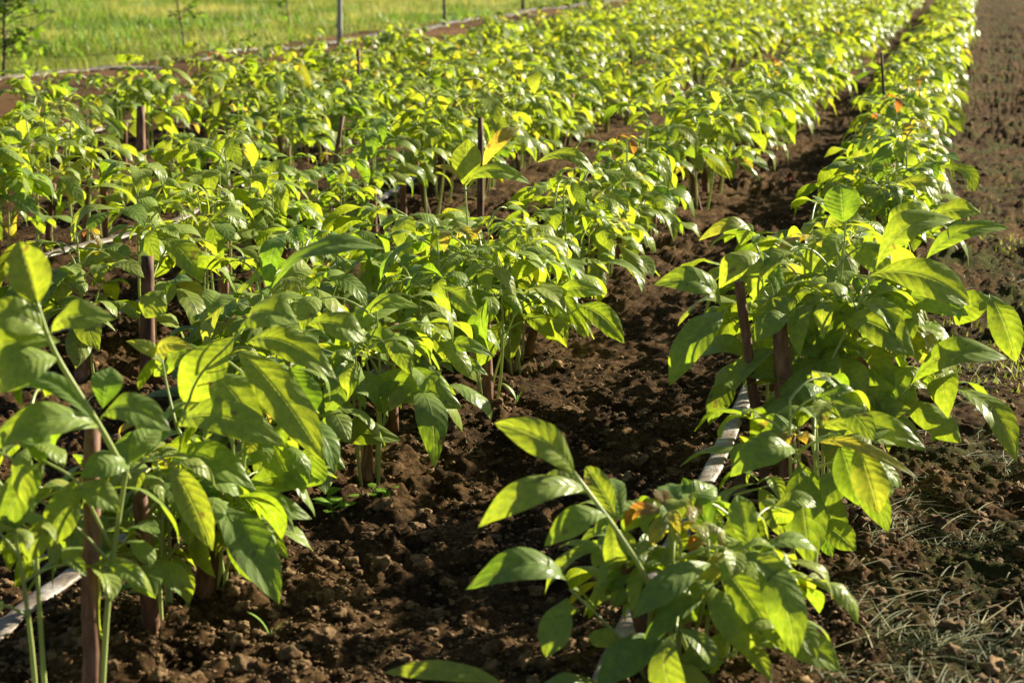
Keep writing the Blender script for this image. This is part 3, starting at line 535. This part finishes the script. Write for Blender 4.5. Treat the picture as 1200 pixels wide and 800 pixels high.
for n, pe in enumerate(near):
    k, x, y = pe[:3]; c = cnt[k]; cnt[k] += 1
    if len(pe) > 3: lab = pe[3]
    elif k == 0 and c < 8: lab = 'leafy walnut sapling in the %s, %s behind the bushy one with two brown stems' % (rn[k], ordn[c])
    elif k > 1 and c < 10: lab = 'leafy walnut sapling, %s from the camera in the %s' % (ordn[c], rn[k])
    elif y < 9: lab = 'leafy walnut sapling in the crowded middle stretch of the ' + rn[k]
    elif y < 14: lab = 'bright green walnut sapling in the distant stretch of the ' + rn[k]
    else: lab = 'tiny blurred walnut sapling at the far end of the ' + rn[k]
    if k == 5: lab = 'small lone walnut sapling, number %d from the camera in the sparse leftmost row' % (c + 1) if c < 10 else 'small walnut sapling far off in the sparse leftmost row'
    sc = r1.uniform(.80, 1.18) * (.9 if k == 5 else 1)
    o = place(r1.randrange(96), x, y, r1.uniform(0, 6.28), sc, lab, far=y > 9.5)
    if (k, c) in ((1, 3),): pass
mb = MB()
for (k, x, y) in [e[:3] for e in rest]:
    a = r1.uniform(0, 6.28); sc = r1.uniform(.86, 1.14); M = np.eye(4); M[:3, :3] = sc * np.array([[cos(a), -sin(a), 0], [sin(a), cos(a), 0], [0, 0, 1]]); M[:3, 3] = (x, y, H(x, y))
    mb.add(FARMB[r1.randrange(8)], M)
if rest:
    o = obj('distant_saplings', mb.mesh('distant_saplings', [M_BARK, M_SHOOT, M_LEAF])); tag(o, 'mass of far walnut saplings at the upper end of the rows', 'saplings', kind='stuff')
print('individual', len(near) + 7, 'rest', len(rest))

# ------------------------------------------------------------------ tall bare stems that stick up out of the rows
def stick(name, label, cat, b, t, dpx, mat, d=None, group=None, bend=.0):
    p = G(*b) if d is None else W(b[0], b[1], d); dd = depth(p); q = W(t[0], t[1], dd); n = 8; tt = np.linspace(0, 1, n)[:, None]
    pts = p + (q - p) * tt + np.sin(tt * 3.1) * RT * bend; pts[:, 2] -= .0; o = obj(name, None); o.location = tuple(p); mb = MB()
    tube(mb, pts - p, dpx * dd / F_PX / 2 * np.linspace(1.1, .8, n), 9, rough=.06); me = mb.mesh(name, mat); bpy.data.objects.remove(o)
    o = obj(name, me); o.location = (p[0], p[1], p[2]); tag(o, label, cat, group); return o
stick('cut_stem', 'square-topped brown cut stem standing alone near the upper left', 'cut stem', (165, 215), (165, 125), 12, M_BARK)
stick('cut_stem', 'dark leafless stem leaning right above the middle-left leaves', 'cut stem', (384, 290), (402, 136), 6, M_BARK, bend=-.01)
stick('cut_stem', 'short brown cut stem poking above leaves left of top centre', 'cut stem', (420, 165), (420, 58), 5, M_BARK)
stick('cut_stem', 'upright brown cut stem above the yellowish leaf at upper centre', 'cut stem', (563, 270), (563, 138), 8, M_BARK)
stick('cut_stem', 'thin bare twig rising from the rightmost row near the top', 'cut stem', (1042, 230), (1033, 62), 4, M_TWIG)
stick('cut_stem', 'thick brown cut stem half hidden behind the right-hand bush', 'cut stem', (1012, 480), (1013, 290), 14, M_BARK)
stick('cut_stem', 'brown cut stem standing beside the hose at middle left', 'cut stem', (262, 372), (262, 316), 15, M_BARK)
stick('cut_stem', 'dark brown cut stem left of the middle-left hose end', 'cut stem', (173, 440), (173, 300), 18, M_BARK)
stick('cut_stem', 'pale brown cut stem left of the two middle-left stems', 'cut stem', (96, 448), (95, 380), 16, M_BARK)

# ------------------------------------------------------------------ hoses
def hose(label, pts_px, wid, name='irrigation_hose', cat='hose', flat=.32, group='irrigation hoses lying along the rows', lift=.016):
    g0 = [G(*p) for p in pts_px]; g0 = np.array(g0); L = np.concatenate([[0], np.cumsum(np.linalg.norm(np.diff(g0, axis=0), axis=1))]); n = int(min(900, L[-1] / .02)); s = np.linspace(0, L[-1], n)
    P = np.stack([np.interp(s, L, g0[:, k]) for k in range(3)], -1)
    for _ in range(60): P[1:-1] = (P[:-2] + 2 * P[1:-1] + P[2:]) / 4
    P[:, 0] += .010 * (vnoise(s * 2.2, s * 0, 77) - .5) * 2
    P[:, 2] = hlow(P[:, 0], P[:, 1]) + lift; T = np.gradient(P, axis=0); T /= np.linalg.norm(T, axis=1)[:, None]; Sd = np.cross(T, ZUP); m = 14; a = np.arange(m) / m * 2 * pi
    wr = 1 + .10 * (vnoise(s * 9, s * 0 + 3, 78) - .5) * 2; fl = flat * (1 + .6 * (vnoise(s * 13, s * 0 + 3, 79) - .5))
    Q = P[:, None] + Sd[:, None] * (np.cos(a)[None, :, None] * (wid / 2 * wr)[:, None, None]) + ZUP * ((np.sin(a)[None] * (wid / 2 * fl)[:, None] + .003 * (vnoise(s[:, None] * 40, a[None] * 1.0 + 0 * s[:, None], 80) - .5))[..., None])
    mb = MB(); mb.grid(Q, UV=np.stack(np.broadcast_arrays((s / L[-1] * L[-1] / 20)[:, None], (np.abs(np.arange(m) - m / 2) / m)[None]), -1), closed=True); o = obj(name, mb.mesh(name, M_HOSE)); tag(o, label, cat, group)
hose('dusty pale grey hose lying along the foot of the rightmost row', HOSES[0], .036)
hose('dusty grey hose entering at the lower left edge behind the nearest saplings', HOSES[1], .040)
hose('pale hose seen in pieces between saplings at the middle left', HOSES[2], .045)
hose('dusty hose end showing at the left edge of the photo', HOSES[3], .05)
hose('pale hose lying on bare soil at the upper left centre', HOSES[4], .06)
hose('short thin hose just below the upper pale hose', [(520, 92), (560, 84), (600, 72)], .05)
hose('bright weathered plastic strip at the left end of the meadow edge', [(-60, 108), (20, 95), (90, 85), (186, 80)], .17, name='plastic_strip', cat='plastic strip', flat=.15, group=None, lift=.02)
hose('long weathered plastic strip along the meadow edge left of top centre', [(225, 74), (270, 62), (400, 50), (470, 38), (560, 22), (640, 12), (700, 4), (760, -6)], .16, name='plastic_strip', cat='plastic strip', flat=.15, group=None, lift=.015)
hose('faint whitish plastic strip half buried in the meadow grass', [(270, 34), (290, 30), (355, 22)], .16, name='plastic_strip', cat='plastic strip', flat=.2, group=None, lift=.01)

# ------------------------------------------------------------------ meadow grass, litter, weeds
def blades(name, P, L, wid, mat, lay=0.0, seg=3, tint=0.0, curl=.5):
    n = len(P); a = RNG.uniform(0, 2 * pi, n); d = np.stack([np.cos(a), np.sin(a), 0 * a], -1); el = RNG.uniform(.9, 1.5, n) * (1 - lay) + lay * RNG.uniform(-.12, .12, n)
    D = d * np.cos(el)[:, None] + ZUP * np.sin(el)[:, None]; sd = np.stack([-np.sin(a), np.cos(a), 0 * a], -1); t = np.linspace(0, 1, seg + 1)
    cv = curl * RNG.uniform(-1, 1, n) if lay else curl * RNG.uniform(0, 1, n)
    Cn = P[:, None] + D[:, None] * (L[:, None] * t[None])[..., None]
    if lay: Cn = Cn + sd[:, None] * (cv[:, None] * L[:, None] * (t ** 2)[None])[..., None]; Cn[..., 2] += (RNG.uniform(.001, .008, n)[:, None]) * np.sin(pi * t)[None]
    else: Cn = Cn + d[:, None] * (cv[:, None] * L[:, None] * (t ** 2)[None])[..., None]; Cn[..., 2] -= (cv[:, None] * L[:, None] * .5 * (t ** 2)[None])
    w = wid[:, None] * (1 - .85 * t)[None]; s2 = sd if not lay else unit(1) * (np.stack([-D[:, 1], D[:, 0], 0 * a], -1) + ZUP * .5)
    A = Cn - s2[:, None] * w[..., None] * .5; B = Cn + s2[:, None] * w[..., None] * .5; Q = np.stack([A, B], 2)   # n,seg+1,2,3
    k = (seg + 1) * 2; base = (np.arange(n) * k)[:, None]; f0 = np.array([[2 * i, 2 * i + 2, 2 * i + 3, 2 * i + 1] for i in range(seg)])
    mb = MB(); mb.v = [Q.reshape(-1, 3)]; mb.f = [(f0[None] + base[..., None]).reshape(-1, 4)]; mb.uv = [np.zeros((n * k, 2))]; tt = RNG.normal(0, .14, n) + tint; mb.t = [np.repeat(tt, k)]; mb.m = [np.zeros(len(mb.f[0]), np.int32)]; mb.n = n * k
    return mb
n = 130000; P = np.stack([RNG.uniform(-22, -6.9, n), RNG.uniform(9, 46, n), np.zeros(n)], -1)
v = P - C0; dz = v @ FW; px = 600 + F_PX * (v @ RT) / dz; P = P[(px > -80) & (px < 900)]
cl = vnoise(P[:, 0] * 1.3, P[:, 1] * .8, 90); ed = np.clip((-7.15 - P[:, 0]) * 2 + vnoise(P[:, 0] * 2, P[:, 1] * 2, 91), .06, 1)
P = P[RNG.random(len(P)) < ed * (.35 + cl)]; P[:, 2] = hlow(P[:, 0], P[:, 1]); cl = vnoise(P[:, 0] * 1.3, P[:, 1] * .8, 90)
mb = blades('meadow_grass', P, RNG.uniform(.04, .17, len(P)) * (.45 + 1.1 * cl), RNG.uniform(.006, .012, len(P)), M_GREENGRASS)
mb.t = [mb.t[0] + np.repeat((vnoise(P[:, 0] * .9, P[:, 1] * .6, 92) - .5) * 1.3, 8)]
tag(obj('meadow_grass', mb.mesh('meadow_grass', M_GREENGRASS)), 'sunlit green meadow grass beyond the plastic strip', 'grass', kind='stuff')
n = 5000; P = np.stack([RNG.uniform(-20, -6.95, n), RNG.uniform(9, 44, n), np.zeros(n)], -1); cl = vnoise(P[:, 0] * .8, P[:, 1] * .5, 88) + .35 * vnoise(P[:, 0] * 4, P[:, 1] * 3, 89)
P = P[cl > .78]; P = np.repeat(P, 6, 0) + np.concatenate([RNG.normal(0, .06, (len(P) * 6, 2)), np.zeros((len(P) * 6, 1))], 1); P[:, 2] = hlow(P[:, 0], P[:, 1])
mb = blades('meadow_weeds', P, RNG.uniform(.08, .26, len(P)), RNG.uniform(.012, .030, len(P)), M_WEED, curl=.9)
tag(obj('meadow_weeds', mb.mesh('meadow_weeds', M_WEED)), 'broad-leaved weed clumps growing among the meadow grass', 'weeds', kind='stuff')
# cut grass litter: on the right path, with some along the hoses
P = frustum_pts(200000, 20, 900); P = P[(P[:, 0] > -.18)]; den = np.clip(vnoise(P[:, 0] * 4, P[:, 1] * 3, 95) * 1.3 + vnoise(P[:, 0] * 13, P[:, 1] * 9, 98) * 1.6 - 1.30, .02, 1) * (.25 + np.exp(-((P[:, 0] - G(1150, 550)[0]) ** 2 / .02 + (P[:, 1] - G(1150, 550)[1]) ** 2 / .5)) + .7 * np.exp(-((P[:, 0] - G(1170, 740)[0]) ** 2 / .02 + (P[:, 1] - G(1170, 740)[1]) ** 2 / .08))); P = P[RNG.random(len(P)) < den]
P2 = frustum_pts(6000, 150, 820); P2 = P2[(P2[:, 0] > -6)]; den = np.clip(vnoise(P2[:, 0] * 3, P2[:, 1] * 3, 96) * 3 - 1.75, .01, 1); P2 = P2[RNG.random(len(P2)) < den]
P = np.concatenate([P, P2]); P = onground(P, .004)
mb = blades('straw', P, RNG.uniform(.01, .12, len(P)), RNG.uniform(.0006, .0022, len(P)), M_STRAW, lay=1.0, seg=6, curl=.35)
tag(obj('cut_grass_litter', mb.mesh('cut_grass_litter', M_STRAW)), 'pale dry cut grass scattered on the soil', 'cut grass', kind='stuff')
P = frustum_pts(26000, -20, 460); P = P[(P[:, 0] > -.12) | (P[:, 0] < -5.0) & (P[:, 0] > -7.1)]; den = np.clip(vnoise(P[:, 0] * 2.5, P[:, 1] * 1.2, 97) * 3 - 1.5, .0, .8); P = P[RNG.random(len(P)) < den]; P = onground(P)
mb = blades('low', P, RNG.uniform(.01, .035, len(P)), RNG.uniform(.003, .008, len(P)), M_GREENGRASS, curl=.8)
tag(obj('low_ground_cover', mb.mesh('low_ground_cover', M_GREENGRASS)), 'patchy low green growth on the trodden soil', 'ground cover', kind='stuff')

def weed(label, px, py, kind='broad', size=.05, mat=None, grp='weed seedlings on the bare soil'):
    p = G(px, py); o = obj('weed_seedling', None); o.location = (p[0], p[1], H(p[0], p[1]) + .012); tag(o, label, 'weed', grp); s, f = MB(), MB()
    if kind == 'broad':
        for k in range(3):
            a = k * 2.3 + px; tip = np.array([cos(a) * .4, sin(a) * .4, .8]) * size; tube(s, bez(np.array([0, 0, -.02]), tip * .5 + [0, 0, .01], tip, 5), .0010, 5)
            for q in range(4):
                b = a + q * 1.7; d = np.array([cos(b), sin(b), .25]); leaf(f, tip * (.55 + .15 * q), tip * (.55 + .15 * q) + d * size * .6, ZUP, size * .42, arch=.12, tint=.1, na=6, nb=4)
    else:
        for k in range(2 if kind == 'blade' else 4):
            a = k * 2.9 + px; d = np.array([cos(a) * .8, sin(a) * .3, .75]); leaf(f, np.array([0, 0, -.01]), d * size * RNG.uniform(.7, 1.1), ZUP + .2 * d, size * .18, arch=.15, tint=.1, na=8, nb=2)
        tube(s, [[0, 0, -.02], [0, 0, .01]], .0012, 5)
    obj('stem', s.mesh('stem', mat or M_WEED), o); obj('foliage', f.mesh('foliage', mat or M_WEED), o); return o
weed('round-leaved green weed on the soil right of the lower left saplings', 392, 612, size=.055)
weed('small pale green weed just below the big shaded leaf', 447, 588, size=.04)
weed('two-bladed grass sprout on the soil under the straight reddish stem', 525, 500, 'blade', .07)
weed('single grass sprout right of the straight reddish stem', 606, 470, 'blade', .065)
weed('tiny grass sprout in the bottom soil near the lower left saplings', 318, 752, 'blade', .05)
weed('grass sprout beside the right-hand bush on the path', 1095, 520, 'blade', .08)
weed('small red seedling at the bottom left corner soil', 142, 790, 'tuft', .03, M_REDWEED)
weed('tiny red seedling on the path in the gap between the two right rows', 926, 222, 'tuft', .05, M_REDWEED)
weed('green weed with round leaves left of the lower left stem', 140, 715, size=.04)
# dead leaf lying on the path
p = G(1155, 490); mb = MB(); leaf(mb, [-.035, 0, 0], [.035, .01, .0], ZUP, .035, arch=.12, na=10, nb=6, wave=.2); o = obj('dead_leaf', mb.mesh('dead_leaf', M_DEAD)); o.location = (p[0], p[1], H(p[0], p[1]) + .03); tag(o, 'grey dried leaf lying on the path right of the bush', 'dead leaf')

# ------------------------------------------------------------------ young trees and posts at the meadow edge
def sapling_tree(label, b, top, n, lsz, spread, name='young_tree', crown0=.35, tint=.3, dpx=4):
    p = G(*b); d = depth(p); q = W(top[0], top[1], d); o = obj(name, None); o.location = (p[0], p[1], H(p[0], p[1])); tag(o, label, 'young tree', None)
    mb = MB(); hgt = q - p; nn = 9; t = np.linspace(0, 1, nn)[:, None]; pts = hgt * t + np.stack([.01 * np.sin(t[:, 0] * 9), .01 * np.cos(t[:, 0] * 7), 0 * t[:, 0]], -1); tube(mb, pts, np.linspace(dpx, dpx * .5, nn) * d / F_PX / 2, 7); obj('trunk', mb.mesh('trunk', M_TWIG), o)
    f = MB(); br = MB()
    for k in range(n // 6):
        t = RNG.uniform(crown0, 1.0); a = RNG.uniform(0, 6.28); c0 = hgt * t; e = c0 + np.array([cos(a), sin(a), RNG.uniform(.1, .8)]) * spread * RNG.uniform(.4, 1) * (1.2 - .6 * t); tube(br, bez(c0, (c0 + e) / 2 + [0, 0, .02], e, 4), .003, 4, cap=False)
        for _ in range(6):
            s = RNG.uniform(.3, 1.05); at = c0 + (e - c0) * s; dd = RNG.normal(0, 1, 3); dd[2] = dd[2] * .4 - .1; leaf(f, at, at + unit(dd) * lsz * RNG.uniform(.6, 1.2), ZUP + RNG.normal(0, .3, 3), lsz * .5, tint=tint + RNG.normal(0, .12), na=4, nb=2)
    obj('branches', br.mesh('branches', M_TWIG), o); obj('crown', f.mesh('crown', M_BUSH if name != 'walnut' else M_LEAF), o); return o
sapling_tree('slender young tree with a loose leafy top in the meadow', (215, 62), (203, -60), 150, .10, .34, crown0=.2, dpx=2.5)
sapling_tree('bushy young tree leaning in at the top left corner', (2, 98), (12, -60), 420, .10, .42, crown0=.12, tint=.5)
sapling_tree('faint small sapling tree left of the pale post in the meadow', (338, 40), (336, -30), 80, .09, .25, crown0=.2, dpx=2)
sapling_tree('thin bare-stemmed young tree right of the pale post', (520, 30), (520, -70), 40, .09, .25, crown0=.6)
sapling_tree('thin young tree far along the meadow edge near top centre', (612, 14), (612, -70), 40, .10, .3, crown0=.5)
sapling_tree('small leafy shrub at the end of the plastic strip, top centre', (690, 20), (690, -25), 260, .10, .5, crown0=.05)
sapling_tree('low shrub at the top edge right of top centre', (790, 8), (790, -30), 260, .10, .5, crown0=.05)
stick('wooden_post', 'pale grey upright post at the meadow edge, cut by the top of the photo', 'post', (398, 52), (398, -90), 6, M_POST)
# unseen row at right, guessed from shadows and added to shade the path
r2 = random.Random(3); y = 2.3; k = 0
while y < 9:
    x = .62 + .02 * y + .38 + r2.gauss(0, .03); o = place(r2.randrange(96), x, y, r2.uniform(0, 6.28), r2.uniform(1, 1.2), 'unseen walnut sapling in the added neighbouring row just beyond the right edge of the photo', far=False); y += .34 * r2.uniform(.8, 1.3)

# ------------------------------------------------------------------ light
EL, AZ = R(24), -PSI + R(52)          # azimuth clockwise from +Y
w = bpy.data.worlds.new('World'); S.world = w; w.use_nodes = True; nt = w.node_tree; bg = nt.nodes['Background']
sky = nt.nodes.new('ShaderNodeTexSky'); sky.sky_type = 'NISHITA'; sky.sun_disc = False; sky.sun_elevation = EL; sky.sun_rotation = AZ; nt.links.new(sky.outputs[0], bg.inputs[0]); bg.inputs[1].default_value = .034
sl = bpy.data.lights.new('sun', 'SUN'); sl.energy = 5.0; sl.angle = R(.53); sl.color = (1, .90, .70); so = bpy.data.objects.new('sun', sl); COL.objects.link(so)
sv = Vector((sin(AZ) * cos(EL), cos(AZ) * cos(EL), sin(EL))); so.rotation_euler = (-sv).to_track_quat('-Z', 'Y').to_euler()
S.view_settings.view_transform = 'Standard'; S.view_settings.look = 'None'; S.view_settings.gamma = 1; S.view_settings.exposure = 1.62
S.cycles.max_bounces = 5; S.cycles.transparent_max_bounces = 4
